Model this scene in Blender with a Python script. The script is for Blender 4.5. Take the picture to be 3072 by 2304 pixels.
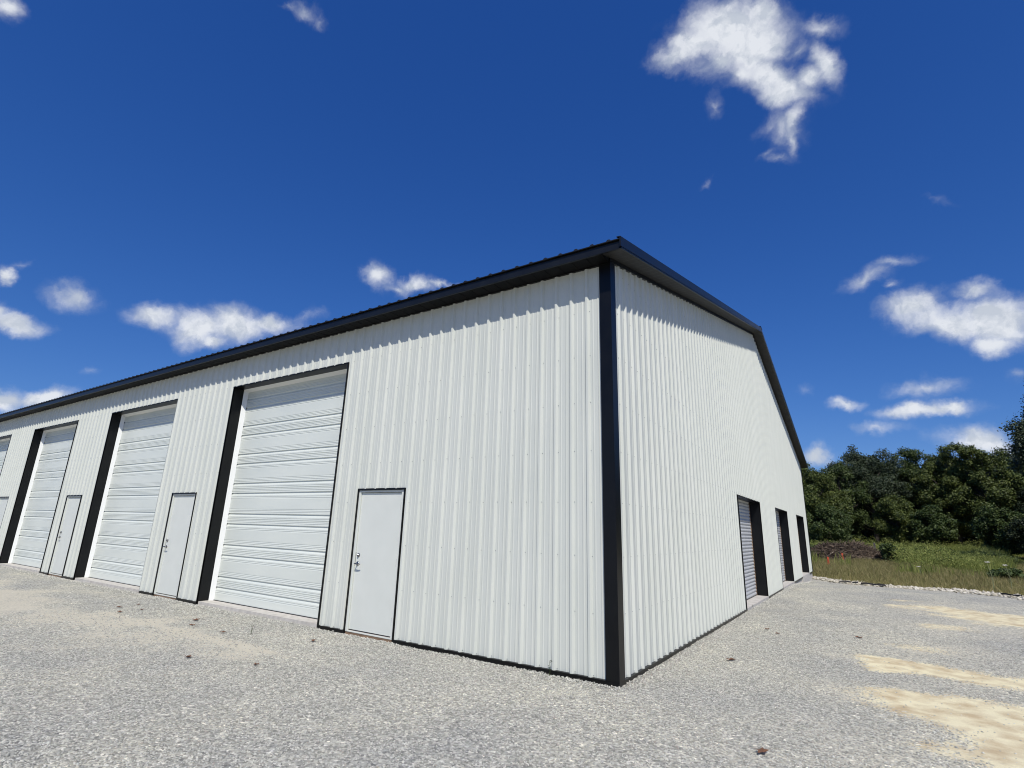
import bpy, math, random
import numpy as np
from mathutils import Vector, Matrix
C = bpy.context.scene.collection
for o in list(bpy.data.objects): bpy.data.objects.remove(o)
R = math.radians

# ------------------------------------------------------------------ camera
cam_d = bpy.data.cameras.new('camera'); cam = bpy.data.objects.new('camera', cam_d); C.objects.link(cam)
cam.location = (2.4204, -5.8725, 1.5479)
cam.rotation_mode = 'XYZ'; cam.rotation_euler = (1.8397952, -0.0289604, 0.5772428)
cam_d.sensor_width = 36; cam_d.lens = 36*1572.67/3072
cam_d.clip_start = 0.05; cam_d.clip_end = 3000
S = bpy.context.scene; S.camera = cam
S.view_settings.view_transform = 'Standard'; S.view_settings.look = 'None'
S.view_settings.exposure = 0.0; S.view_settings.gamma = 1.0
S.render.engine = 'CYCLES'
S.cycles.filter_width = 1.05; S.cycles.max_bounces = 6; S.cycles.diffuse_bounces = 4; S.cycles.glossy_bounces = 3

# ------------------------------------------------------------------ sun
SUN = Vector((0.76, -1.0, 1.5)).normalized()
sd = bpy.data.lights.new('sun', 'SUN'); sun = bpy.data.objects.new('sun', sd); C.objects.link(sun)
sd.energy = 4.1; sd.angle = R(0.5); sd.color = (1.0, 0.955, 0.89)
sun.rotation_euler = SUN.to_track_quat('Z', 'Y').to_euler(); sun.location = (20, -30, 40)

# ------------------------------------------------------------------ world: sky and clouds by direction
# azimuth, elevation, half-width, half-height (degrees), tilt, strength
CLOUDS = [(-10.94, 46.51, 2.62, 1.73, 8.5, 1), (-7.03, 46.91, 3.85, 2.14, -9.5, 1.15), (-4.71, 44.95, 3.09, 1.92, -19.7, 1.05), (-3.25, 47.34, 2.12, 1.14, -21.7, 0.9), (-12.7, 45.93, 2.29, 1.11, -4.8, 0.85), (-8.4, 44.6, 2.3, 1.5, -20, 0.8), (-5.9, 43.2, 2.0, 1.2, -35, 0.75), (-10.6, 44.9, 1.7, 0.9, 5, 0.55), (-2.3, 37.6, 1.5, 1.5, -30, 0.55), (-0.2, 43.3, 1.2, 0.8, 0, 0.5), (-3.4, 35.4, 1.1, 0.35, -20, 0.4), (-3.16, 42.2, 2.39, 1.31, -45.6, 1), (-1.53, 40.45, 2.31, 1.12, -29.7, 1), (2.46, 44.24, 1.5, 0.65, -25.3, 0.55), (2.54, 41.39, 0.88, 1.84, 15.5, 0.85), (0.83, 40.67, 1.4, 0.96, 4.6, 0.85), (-1.24, 38.0, 0.76, 2.01, -29.1, 0.75), (-1.8, 36.47, 0.59, 1.08, -18.5, 0.7), (-4.05, 38.01, 1.16, 1.27, -48.8, 0.45), (-4.57, 36.05, 1.14, 0.34, 10.6, 0.4), (-9.21, 40.77, 0.6, 1.06, 5.1, 0.4), (-10.97, 34.48, 1.2, 0.42, 45, 0.36), (6.18, 19.9, 2.28, 1.32, -1.1, 0.95), (8.67, 18.13, 3.17, 1.71, -23.7, 1.05), (11.69, 17.42, 2.46, 1.91, -14.5, 1.1), (10.93, 15.51, 1.34, 0.93, -12.4, 0.85), (10.53, 20.0, 1.52, 0.75, -16.1, 0.75), (14.43, 16.72, 1.9, 2.11, -15.3, 1), (2.69, 22.89, 1.83, 0.74, 12.7, 0.65), (4.69, 23.86, 1.44, 0.4, -3.5, 0.45), (4.95, 22.03, 0.59, 0.56, -14.5, 0.5), (5.13, 10.84, 2.88, 0.68, -3.9, 0.95), (7.47, 10.69, 1.02, 0.66, -6.9, 0.9), (5.89, 12.68, 2.27, 0.79, -1.7, 0.6), (-0.09, 11.97, 1.24, 0.55, -5.8, 0.7), (-3.16, 13.54, 0.69, 0.79, -5.8, 0.3), (1.96, 9.76, 1.99, 0.5, -4.8, 0.5), (8.51, 7.91, 2.31, 1.05, -10.1, 1), (10.53, 6.65, 1.54, 1.01, -4.0, 0.9), (-3.05, 7.53, 1.3, 0.78, -2.4, 0.85), (-69.69, 17.53, 1.82, 1.0, 4.8, 0.85), (-66.47, 17.55, 2.27, 1.63, 13.1, 1.05), (-63.38, 18.43, 3.22, 1.6, 8.8, 1.05), (-59.62, 19.16, 2.54, 1.14, 0.0, 0.85), (-57.02, 20.09, 1.8, 0.72, 36.3, 0.4), (-64.88, 16.42, 1.74, 0.7, 11.8, 0.9), (-75.57, 17.82, 1.57, 0.93, 9.9, 0.7), (-78.78, 14.69, 1.53, 0.79, -10.6, 1), (-80.21, 14.93, 1.04, 1.07, 17.7, 1), (-80.42, 18.23, 0.59, 0.56, -20.5, 0.9), (-79.67, 19.26, 1.17, 0.39, 27.7, 0.35), (-76.0, 9.08, 2.17, 0.68, 10.5, 0.95), (-78.41, 8.63, 1.6, 0.8, 10.9, 0.95), (-49.91, 25.87, 1.31, 1.23, 9.0, 0.75), (-45.39, 25.48, 2.18, 0.86, 11.9, 0.85), (-42.73, 25.84, 1.95, 0.44, -2.2, 0.7), (-47.71, 24.92, 1.66, 0.43, -2.3, 0.6), (-61.87, 46.8, 1.23, 0.58, -0.7, 0.5), (-59.33, 46.53, 0.76, 0.45, -7.9, 0.4), (-63.62, 46.76, 0.68, 0.32, 5.8, 0.4), (-85.26, 36.34, 0.99, 0.74, 64.0, 0.75), (9.45, 28.05, 1.11, 0.3, -43.2, 0.3), (11.81, 12.53, 0.52, 0.51, -10.0, 0.4), (-73.49, 11.69, 0.68, 0.35, 11.8, 0.3), (-66.56, 44.15, 0.53, 0.33, 6.4, 0.15)]
W = bpy.data.worlds.new('World'); S.world = W; W.use_nodes = True
wt = W.node_tree; wn = wt.nodes; wl = wt.links; wn.clear()
def N(tree, kind, **kw):
    n = tree.nodes.new(kind)
    for k, v in kw.items(): setattr(n, k, v)
    return n
SKY_STRENGTH = 0.10
out = N(wt, 'ShaderNodeOutputWorld'); bg = N(wt, 'ShaderNodeBackground'); bg.inputs['Strength'].default_value = SKY_STRENGTH
sky = N(wt, 'ShaderNodeTexSky', sky_type='NISHITA'); sky.sun_disc = False
sky.sun_elevation = math.asin(SUN.z); sky.sun_rotation = math.atan2(SUN.x, SUN.y)
sky.air_density = 1.0; sky.dust_density = 0.15; sky.ozone_density = 4.0; sky.altitude = 300
ssep = N(wt, 'ShaderNodeSeparateColor'); wl.new(sky.outputs[0], ssep.inputs[0]); scmb = N(wt, 'ShaderNodeCombineColor')
for ch, (g_, k_) in enumerate(((1.30, .275), (.94, .625), (.69, 1.66))):   # deep clear-day blue: response of each channel
    pw = N(wt, 'ShaderNodeMath', operation='POWER'); wl.new(ssep.outputs[ch], pw.inputs[0]); pw.inputs[1].default_value = g_
    mk = N(wt, 'ShaderNodeMath', operation='MULTIPLY'); wl.new(pw.outputs[0], mk.inputs[0]); mk.inputs[1].default_value = k_; wl.new(mk.outputs[0], scmb.inputs[ch])
geo = N(wt, 'ShaderNodeTexCoord')
# warp
wno = N(wt, 'ShaderNodeTexNoise'); wno.inputs['Scale'].default_value = 14; wno.inputs['Detail'].default_value = 6; wno.inputs['Roughness'].default_value = 0.6
wl.new(geo.outputs['Generated'], wno.inputs['Vector'])
ws = N(wt, 'ShaderNodeVectorMath', operation='SUBTRACT'); wl.new(wno.outputs['Color'], ws.inputs[0]); ws.inputs[1].default_value = (0.5, 0.5, 0.5)
wsc = N(wt, 'ShaderNodeVectorMath', operation='SCALE'); wl.new(ws.outputs[0], wsc.inputs[0]); wsc.inputs['Scale'].default_value = 0.055
wad = N(wt, 'ShaderNodeVectorMath', operation='ADD'); wl.new(geo.outputs['Generated'], wad.inputs[0]); wl.new(wsc.outputs[0], wad.inputs[1])
prev = None
for az, el, ra, rb, tilt, st in CLOUDS:
    a, e, t = R(az), R(el), R(tilt)
    c = Vector((math.sin(a)*math.cos(e), math.cos(a)*math.cos(e), math.sin(e)))
    h = Vector((math.cos(a), -math.sin(a), 0)); up = h.cross(c)
    u = h*math.cos(t) + up*math.sin(t); v = c.cross(u)
    M = Matrix((u, v, c)).transposed()
    mp = N(wt, 'ShaderNodeMapping', vector_type='TEXTURE')
    mp.inputs['Location'].default_value = c; mp.inputs['Rotation'].default_value = M.to_euler('XYZ')
    mp.inputs['Scale'].default_value = (R(ra)*1.62, R(rb)*1.62, 1)
    wl.new(wad.outputs[0], mp.inputs['Vector'])
    ln = N(wt, 'ShaderNodeVectorMath', operation='LENGTH'); wl.new(mp.outputs[0], ln.inputs[0])
    ma = N(wt, 'ShaderNodeMath', operation='MULTIPLY_ADD'); wl.new(ln.outputs['Value'], ma.inputs[0]); ma.inputs[1].default_value = -st; ma.inputs[2].default_value = st
    if prev is None: prev = ma
    else:
        mx = N(wt, 'ShaderNodeMath', operation='SMOOTH_MAX'); wl.new(prev.outputs[0], mx.inputs[0]); wl.new(ma.outputs[0], mx.inputs[1]); mx.inputs[2].default_value = 0.18
        prev = mx
def cnoise(vec, scale, detail, rough):
    n = N(wt, 'ShaderNodeTexNoise'); n.inputs['Scale'].default_value = scale; n.inputs['Detail'].default_value = detail; n.inputs['Roughness'].default_value = rough
    wl.new(vec, n.inputs['Vector']); return n
n1 = cnoise(wad.outputs[0], 19, 9, 0.56)
offs = N(wt, 'ShaderNodeVectorMath', operation='ADD'); wl.new(wad.outputs[0], offs.inputs[0]); offs.inputs[1].default_value = (SUN.x*0.012, SUN.y*0.0, 0.014)
n2 = cnoise(offs.outputs[0], 22, 5, 0.55)
n1b = cnoise(wad.outputs[0], 22, 5, 0.55)
na = N(wt, 'ShaderNodeMath', operation='MULTIPLY_ADD'); wl.new(n1.outputs['Fac'], na.inputs[0]); na.inputs[1].default_value = 1.05; na.inputs[2].default_value = -0.52
dens = N(wt, 'ShaderNodeMath', operation='ADD'); wl.new(prev.outputs[0], dens.inputs[0]); wl.new(na.outputs[0], dens.inputs[1])
al = N(wt, 'ShaderNodeMapRange', interpolation_type='SMOOTHSTEP'); wl.new(dens.outputs[0], al.inputs['Value'])
al.inputs['From Min'].default_value = 0.03; al.inputs['From Max'].default_value = 0.86; al.inputs['To Max'].default_value = 0.95
capr = N(wt, 'ShaderNodeMapRange'); wl.new(prev.outputs[0], capr.inputs['Value']); capr.inputs['From Min'].default_value = -0.05; capr.inputs['From Max'].default_value = 0.62; capr.inputs['To Min'].default_value = 0.18
alm = N(wt, 'ShaderNodeMath', operation='MULTIPLY'); wl.new(al.outputs[0], alm.inputs[0]); wl.new(capr.outputs[0], alm.inputs[1])
sh = N(wt, 'ShaderNodeMath', operation='SUBTRACT'); wl.new(n1b.outputs['Fac'], sh.inputs[0]); wl.new(n2.outputs['Fac'], sh.inputs[1])
shr = N(wt, 'ShaderNodeMapRange'); wl.new(sh.outputs[0], shr.inputs['Value']); shr.inputs['From Min'].default_value = -0.09; shr.inputs['From Max'].default_value = 0.07
cc = N(wt, 'ShaderNodeMix', data_type='RGBA'); wl.new(shr.outputs[0], cc.inputs[0])  # clouds' sunward sides painted lighter, far sides greyer, from the offset noise
k = 1/SKY_STRENGTH
cc.inputs[6].default_value = (0.57*k, 0.62*k, 0.70*k, 1); cc.inputs[7].default_value = (0.80*k, 0.83*k, 0.88*k, 1)
fin = N(wt, 'ShaderNodeMix', data_type='RGBA'); wl.new(alm.outputs[0], fin.inputs[0]); wl.new(scmb.outputs[0], fin.inputs[6]); wl.new(cc.outputs[2], fin.inputs[7])
wl.new(fin.outputs[2], bg.inputs['Color']); wl.new(bg.outputs[0], out.inputs['Surface'])
W.cycles.sampling_method = 'MANUAL'; W.cycles.sample_map_resolution = 512

# ------------------------------------------------------------------ helpers
def tag(o, label=None, cat=None, group=None, kind=None):
    if label: o['label'] = label
    if cat: o['category'] = cat
    if group: o['group'] = group
    if kind: o['kind'] = kind
    return o
def empty(name, loc=(0, 0, 0)):
    o = bpy.data.objects.new(name, None); C.objects.link(o); o.location = loc; o.empty_display_size = 0.3; return o
class MB:
    def __init__(s): s.v = []; s.f = []
    def quad(s, a, b, c, d):
        n = len(s.v); s.v += [a, b, c, d]; s.f.append((n, n+1, n+2, n+3))
    def poly(s, pts):
        n = len(s.v); s.v += list(pts); s.f.append(tuple(range(n, n+len(pts))))
    def box(s, x0, x1, y0, y1, z0, z1):
        n = len(s.v)
        s.v += [(x0,y0,z0),(x1,y0,z0),(x1,y1,z0),(x0,y1,z0),(x0,y0,z1),(x1,y0,z1),(x1,y1,z1),(x0,y1,z1)]
        s.f += [(n,n+3,n+2,n+1),(n+4,n+5,n+6,n+7),(n,n+1,n+5,n+4),(n+1,n+2,n+6,n+5),(n+2,n+3,n+7,n+6),(n+3,n,n+4,n+7)]
    def prism(s, prof, x0, x1, axis='x', f=None):
        """profile (a, z) extruded along an axis; f(t) adds to z"""
        n = len(s.v); m = len(prof)
        for t in (x0, x1):
            dz = f(t) if f else 0
            for a, z in prof: s.v.append((t, a, z+dz) if axis == 'x' else (a, t, z+dz))
        for i in range(m):
            j = (i+1) % m; s.f.append((n+i, n+j, n+m+j, n+m+i))
        s.f.append(tuple(n+i for i in range(m))[::-1]); s.f.append(tuple(n+m+i for i in range(m)))
    def tube(s, pts, rad, k=8):
        n = len(s.v); m = len(pts)
        for i, p in enumerate(pts):
            p = Vector(p); a = Vector(pts[max(i-1, 0)]); b = Vector(pts[min(i+1, m-1)]); d = (b-a).normalized()
            u = d.orthogonal().normalized() if abs(d.z) > .95 else d.cross(Vector((0, 0, 1))).normalized(); w = d.cross(u)
            for j in range(k):
                t = 2*math.pi*j/k; q = p + (u*math.cos(t)+w*math.sin(t))*rad[i]; s.v.append(tuple(q))
        for i in range(m-1):
            for j in range(k):
                s.f.append((n+i*k+j, n+i*k+(j+1) % k, n+(i+1)*k+(j+1) % k, n+(i+1)*k+j))
        s.f.append(tuple(n+j for j in range(k))[::-1]); s.f.append(tuple(n+(m-1)*k+j for j in range(k)))
    def disc(s, c, r, ax, th, k=12):
        c = Vector(c); ax = Vector(ax).normalized(); s.tube([c, c+ax*th*.7, c+ax*th], [r, r, r*.75], k)
    def build(s, name, mat, parent=None, smooth=False, bevel=0, off=(0, 0, 0)):
        me = bpy.data.meshes.new(name)
        me.from_pydata([(x-off[0], y-off[1], z-off[2]) for x, y, z in s.v], [], s.f)
        if smooth:
            for p in me.polygons: p.use_smooth = True
        me.materials.append(mat)
        o = bpy.data.objects.new(name, me); C.objects.link(o); o.parent = parent
        if parent is None: o.location = off
        if bevel:
            b = o.modifiers.new('bevel', 'BEVEL'); b.width = bevel; b.segments = 1; b.limit_method = 'ANGLE'
        return o
def npmesh(name, V, F, mat, parent=None, attrs=None, off=(0, 0, 0)):
    """V (n,3), F (m,k) arrays"""
    me = bpy.data.meshes.new(name); m, kk = F.shape
    V = np.asarray(V, np.float64) - np.array(off)
    me.vertices.add(len(V)); me.vertices.foreach_set('co', V.astype(np.float32).ravel())
    me.loops.add(m*kk); me.loops.foreach_set('vertex_index', F.astype(np.int32).ravel())
    me.polygons.add(m); me.polygons.foreach_set('loop_start', np.arange(0, m*kk, kk, dtype=np.int32))
    try: me.polygons.foreach_set('loop_total', np.full(m, kk, dtype=np.int32))
    except Exception: pass
    if attrs:
        for n_, a in attrs.items():
            at = me.attributes.new(n_, 'FLOAT', 'POINT'); at.data.foreach_set('value', a.astype(np.float32))
    me.update(calc_edges=True); me.validate()
    me.materials.append(mat)
    o = bpy.data.objects.new(name, me); C.objects.link(o); o.parent = parent
    if parent is None: o.location = off
    return o
def sstep(a, b, x):
    t = np.clip((x-a)/(b-a), 0, 1); return t*t*(3-2*t)
_rng = np.random.default_rng(7); _tab = _rng.random((256, 256))
def vnoise(x, y):
    xi = np.floor(x).astype(int); yi = np.floor(y).astype(int); fx = x-xi; fy = y-yi
    fx = fx*fx*(3-2*fx); fy = fy*fy*(3-2*fy)
    a = _tab[xi % 256, yi % 256]; b = _tab[(xi+1) % 256, yi % 256]; c = _tab[xi % 256, (yi+1) % 256]; d = _tab[(xi+1) % 256, (yi+1) % 256]
    return (a*(1-fx)+b*fx)*(1-fy)+(c*(1-fx)+d*fx)*fy
def fbm(x, y, o=4):
    s = 0; a = .5
    for i in range(o): s = s+a*vnoise(x*2**i+17*i, y*2**i+31*i); a *= .5
    return s/(1-.5**o)

# ------------------------------------------------------------------ materials
def mat(name, col, rough=0.5, metal=0.0, spec=0.5, coat=0.0):
    m = bpy.data.materials.new(name); m.use_nodes = True; b = m.node_tree.nodes['Principled BSDF']
    b.inputs['Base Color'].default_value = (*col, 1); b.inputs['Roughness'].default_value = rough
    b.inputs['Metallic'].default_value = metal; b.inputs['Specular IOR Level'].default_value = spec
    b.inputs['Coat Weight'].default_value = coat
    return m
def noisy(m, c0, c1, scale, detail=4, bump=0.0, bscale=None, bdist=0.01, stretch=(1, 1, 1), rough=None, lo=.35, hi=.65):
    t = m.node_tree; b = t.nodes['Principled BSDF']
    tc = N(t, 'ShaderNodeTexCoord'); mp = N(t, 'ShaderNodeMapping'); t.links.new(tc.outputs['Object'], mp.inputs['Vector']); mp.inputs['Scale'].default_value = stretch
    n = N(t, 'ShaderNodeTexNoise'); n.inputs['Scale'].default_value = scale; n.inputs['Detail'].default_value = detail; t.links.new(mp.outputs[0], n.inputs['Vector'])
    r = N(t, 'ShaderNodeMapRange'); r.inputs['From Min'].default_value = lo; r.inputs['From Max'].default_value = hi; t.links.new(n.outputs['Fac'], r.inputs['Value'])
    x = N(t, 'ShaderNodeMix', data_type='RGBA'); t.links.new(r.outputs[0], x.inputs[0]); x.inputs[6].default_value = (*c0, 1); x.inputs[7].default_value = (*c1, 1)
    t.links.new(x.outputs[2], b.inputs['Base Color'])
    if rough:
        rr = N(t, 'ShaderNodeMapRange'); t.links.new(n.outputs['Fac'], rr.inputs['Value']); rr.inputs['To Min'].default_value = rough[0]; rr.inputs['To Max'].default_value = rough[1]; t.links.new(rr.outputs[0], b.inputs['Roughness'])
    if bump:
        n2 = N(t, 'ShaderNodeTexNoise'); n2.inputs['Scale'].default_value = bscale or scale; n2.inputs['Detail'].default_value = 3; t.links.new(mp.outputs[0], n2.inputs['Vector'])
        bp = N(t, 'ShaderNodeBump'); bp.inputs['Strength'].default_value = bump; bp.inputs['Distance'].default_value = bdist; t.links.new(n2.outputs['Fac'], bp.inputs['Height']); t.links.new(bp.outputs[0], b.inputs['Normal'])
    return m
M_white = noisy(mat('white_painted_steel', (.7, .72, .70), .42, 0, 1.0), (.600, .620, .552), (.636, .653, .585), 2.2, 5, bump=.18, bscale=1.6, bdist=.012, stretch=(1, 1, .35), rough=(.40, .52))
M_white.node_tree.nodes['Principled BSDF'].inputs['Specular IOR Level'].default_value = .5
M_curtain = noisy(mat('white_door_steel', (.74, .76, .76), .4, 0, .8), (.665, .70, .635), (.715, .745, .67), 2.5, 4, bump=.1, bscale=2, bdist=.01, stretch=(.3, 1, 1), rough=(.36, .5))
M_seal = mat('white_vinyl', (.82, .83, .79), .5)
M_pdoor = noisy(mat('grey_white_door_paint', (.66, .69, .69), .5), (.665, .685, .62), (.69, .71, .645), 3, 4, bump=.08, bscale=60, bdist=.002)
M_black = noisy(mat('black_painted_steel', (.014, .016, .019), .34, 0, .3), (.003, .0033, .004), (.005, .0055, .006), 3, 4, bump=.1, bscale=3, bdist=.008, rough=(.28, .42))
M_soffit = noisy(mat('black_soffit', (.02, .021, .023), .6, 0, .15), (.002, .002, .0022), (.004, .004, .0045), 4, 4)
M_rakesoffit = noisy(mat('charcoal_soffit', (.02, .021, .023), .6), (.010, .010, .0095), (.017, .0165, .016), 4, 4)
M_fascia = noisy(mat('charcoal_trim', (.03, .033, .038), .38, 0, .35), (.006, .007, .009), (.009, .0105, .013), 4, 4, rough=(.3, .45))
M_roof = mat('black_roof_panel', (.012, .013, .015), .4)
M_conc = noisy(mat('concrete', (.5, .47, .42), .85), (.47, .44, .39), (.60, .57, .51), 9, 8, bump=.3, bscale=60, bdist=.003)
M_wood = noisy(mat('treated_timber', (.2, .13, .08), .8), (.14, .09, .055), (.30, .20, .125), 8, 6, stretch=(.4, 1, 3), bump=.3, bscale=30, bdist=.003)
M_metal = mat('satin_nickel', (.30, .30, .30), .28, 1.0)
M_dark = mat('dark_bronze', (.03, .03, .032), .4, .5)
M_slat = noisy(mat('rollup_grey_white', (.62, .63, .63), .4), (.50, .51, .50), (.56, .57, .56), 6, 4)
M_screw = mat('screw_head', (.32, .34, .34), .45, .3)

def stone_mat(name, c_dark, c_mid, c_light, tint=None):
    m = mat(name, c_mid, .85); t = m.node_tree; b = t.nodes['Principled BSDF']
    g = N(t, 'ShaderNodeNewGeometry'); r = N(t, 'ShaderNodeValToRGB'); t.links.new(g.outputs['Random Per Island'], r.inputs['Fac'])
    e = r.color_ramp.elements; e[0].position = 0; e[0].color = (*c_dark, 1); e[1].position = 1; e[1].color = (*c_light, 1)
    q = e.new(.45); q.color = (*c_mid, 1)
    if tint: q = e.new(.93); q.color = (*c_light, 1); e[-1].color = (*tint, 1)
    tc = N(t, 'ShaderNodeTexCoord'); n = N(t, 'ShaderNodeTexNoise'); n.inputs['Scale'].default_value = 90; t.links.new(tc.outputs['Object'], n.inputs['Vector'])
    x = N(t, 'ShaderNodeMix', data_type='RGBA', blend_type='MULTIPLY'); x.inputs[0].default_value = .25; t.links.new(r.outputs[0], x.inputs[6]); t.links.new(n.outputs['Fac'], x.inputs[7])
    t.links.new(x.outputs[2], b.inputs['Base Color']); return m
M_stone = stone_mat('crushed_grey_limestone', (.335, .33, .287), (.53, .52, .452), (.79, .77, .67), (.46, .40, .33))
M_riprap = stone_mat('pale_quarry_stone', (.42, .38, .29), (.58, .53, .42), (.74, .70, .60))

# gravel sheet material
def gravel_material():
    m = mat('gravel_surface', (.36, .36, .355), .95, 0, .2); t = m.node_tree; b = t.nodes['Principled BSDF']; L = t.links
    tc = N(t, 'ShaderNodeTexCoord')
    wn_ = N(t, 'ShaderNodeTexNoise'); wn_.inputs['Scale'].default_value = 40; L.new(tc.outputs['Object'], wn_.inputs['Vector'])
    wv = N(t, 'ShaderNodeVectorMath', operation='SCALE'); wv.inputs['Scale'].default_value = .012; L.new(wn_.outputs['Color'], wv.inputs[0])
    wa = N(t, 'ShaderNodeVectorMath', operation='ADD'); L.new(tc.outputs['Object'], wa.inputs[0]); L.new(wv.outputs[0], wa.inputs[1])
    v1 = N(t, 'ShaderNodeTexVoronoi'); v1.inputs['Scale'].default_value = 50; L.new(wa.outputs[0], v1.inputs['Vector'])
    v2 = N(t, 'ShaderNodeTexVoronoi'); v2.inputs['Scale'].default_value = 24; L.new(wa.outputs[0], v2.inputs['Vector'])
    sp = N(t, 'ShaderNodeSeparateColor'); L.new(v1.outputs['Color'], sp.inputs[0])
    sp2 = N(t, 'ShaderNodeSeparateColor'); L.new(v2.outputs['Color'], sp2.inputs[0])
    rp = N(t, 'ShaderNodeValToRGB'); L.new(sp.outputs[0], rp.inputs['Fac'])
    e = rp.color_ramp.elements; e[0].color = (.25, .247, .22, 1); e[1].color = (.88, .86, .77, 1); q = e.new(.55); q.color = (.47, .463, .404, 1); q = e.new(.88); q.color = (.62, .605, .53, 1)
    rp2 = N(t, 'ShaderNodeValToRGB'); L.new(sp2.outputs[0], rp2.inputs['Fac'])
    e = rp2.color_ramp.elements; e[0].color = (.82, .82, .83, 1); e[1].color = (1.14, 1.12, 1.08, 1)
    mul = N(t, 'ShaderNodeMix', data_type='RGBA', blend_type='MULTIPLY'); mul.inputs[0].default_value = 1; L.new(rp.outputs[0], mul.inputs[6]); L.new(rp2.outputs[0], mul.inputs[7])
    # broad variation
    n0 = N(t, 'ShaderNodeTexNoise'); n0.inputs['Scale'].default_value = .55; n0.inputs['Detail'].default_value = 6; L.new(tc.outputs['Object'], n0.inputs['Vector'])
    r0 = N(t, 'ShaderNodeValToRGB'); L.new(n0.outputs['Fac'], r0.inputs['Fac']); e = r0.color_ramp.elements
    e[0].position = .34; e[0].color = (.83, .84, .86, 1); e[1].position = .66; e[1].color = (1.13, 1.11, 1.04, 1)
    mul2 = N(t, 'ShaderNodeMix', data_type='RGBA', blend_type='MULTIPLY'); mul2.inputs[0].default_value = 1; L.new(mul.outputs[2], mul2.inputs[6]); L.new(r0.outputs[0], mul2.inputs[7])
    # silt
    fine = N(t, 'ShaderNodeTexNoise'); fine.inputs['Scale'].default_value = 160; fine.inputs['Detail'].default_value = 2; L.new(tc.outputs['Object'], fine.inputs['Vector'])
    mid = N(t, 'ShaderNodeTexNoise'); mid.inputs['Scale'].default_value = 5; mid.inputs['Detail'].default_value = 6; L.new(tc.outputs['Object'], mid.inputs['Vector'])
    sc = N(t, 'ShaderNodeValToRGB'); L.new(mid.outputs['Fac'], sc.inputs['Fac']); e = sc.color_ramp.elements
    e[0].position = .32; e[0].color = (.62, .49, .30, 1); e[1].position = .60; e[1].color = (.90, .81, .54, 1)
    scf = N(t, 'ShaderNodeMix', data_type='RGBA', blend_type='MULTIPLY'); scf.inputs[0].default_value = .35; L.new(sc.outputs[0], scf.inputs[6]); L.new(fine.outputs['Fac'], scf.inputs[7])
    def cover(attr, soft):
        a = N(t, 'ShaderNodeAttribute', attribute_name=attr)
        s1 = N(t, 'ShaderNodeMath', operation='MULTIPLY_ADD'); L.new(sp.outputs[1], s1.inputs[0]); s1.inputs[1].default_value = -soft; L.new(a.outputs['Fac'], s1.inputs[2])
        r = N(t, 'ShaderNodeMapRange', interpolation_type='SMOOTHSTEP'); L.new(s1.outputs[0], r.inputs['Value']); r.inputs['From Min'].default_value = -.1; r.inputs['From Max'].default_value = .45
        return r
    cs = cover('sand', .62); cd = cover('dust', .5)
    m1 = N(t, 'ShaderNodeMix', data_type='RGBA'); L.new(cd.outputs[0], m1.inputs[0]); L.new(mul2.outputs[2], m1.inputs[6]); m1.inputs[7].default_value = (.60, .555, .44, 1)
    m2 = N(t, 'ShaderNodeMix', data_type='RGBA'); L.new(cs.outputs[0], m2.inputs[0]); L.new(m1.outputs[2], m2.inputs[6]); L.new(scf.outputs[2], m2.inputs[7])
    L.new(m2.outputs[2], b.inputs['Base Color'])
    # height
    h = N(t, 'ShaderNodeMath', operation='SUBTRACT'); h.inputs[0].default_value = 1; L.new(v1.outputs['Distance'], h.inputs[1])
    hr = N(t, 'ShaderNodeMath', operation='MULTIPLY'); L.new(h.outputs[0], hr.inputs[0]); L.new(sp.outputs[2], hr.inputs[1])
    inv = N(t, 'ShaderNodeMath', operation='MULTIPLY_ADD'); L.new(cs.outputs[0], inv.inputs[0]); inv.inputs[1].default_value = -.75; inv.inputs[2].default_value = .95
    bp = N(t, 'ShaderNodeBump'); bp.inputs['Distance'].default_value = .018; L.new(inv.outputs[0], bp.inputs['Strength']); L.new(hr.outputs[0], bp.inputs['Height'])
    L.new(bp.outputs[0], b.inputs['Normal'])
    return m
M_gravel = gravel_material()

def leaf_mat(name, cols, transl=.16, rough=.55):
    m = mat(name, cols[0], rough, 0, .35); t = m.node_tree; b = t.nodes['Principled BSDF']; o = t.nodes['Material Output']
    g = N(t, 'ShaderNodeNewGeometry'); r = N(t, 'ShaderNodeValToRGB'); t.links.new(g.outputs['Random Per Island'], r.inputs['Fac'])
    e = r.color_ramp.elements; e[0].color = (*cols[0], 1); e[1].color = (*cols[-1], 1)
    for i, c in enumerate(cols[1:-1]): q = e.new((i+1)/(len(cols)-1)); q.color = (*c, 1)
    t.links.new(r.outputs[0], b.inputs['Base Color'])
    tr = N(t, 'ShaderNodeBsdfTranslucent'); t.links.new(r.outputs[0], tr.inputs['Color'])
    mx = N(t, 'ShaderNodeMixShader'); mx.inputs[0].default_value = transl; t.links.new(b.outputs[0], mx.inputs[1]); t.links.new(tr.outputs[0], mx.inputs[2]); t.links.new(mx.outputs[0], o.inputs['Surface'])
    return m
LM = {
 'green': leaf_mat('leaves_mid_green', [(.022, .040, .010), (.050, .078, .018), (.110, .145, .038)]),
 'blue': leaf_mat('leaves_blue_green', [(.022, .036, .018), (.046, .066, .032), (.085, .108, .054)]),
 'yellow': leaf_mat('leaves_yellow_green', [(.034, .052, .011), (.078, .104, .022), (.150, .178, .042)]),
 'dark': leaf_mat('leaves_dark_green', [(.010, .018, .007), (.022, .034, .012), (.05, .066, .025)]),  # kept extra dark so the wood's gaps look shaded
}
M_bark = noisy(mat('bark', (.06, .045, .035), .9), (.04, .032, .026), (.11, .09, .07), 6, 5, stretch=(1, 1, .2), bump=.6, bscale=12, bdist=.03)
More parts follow.
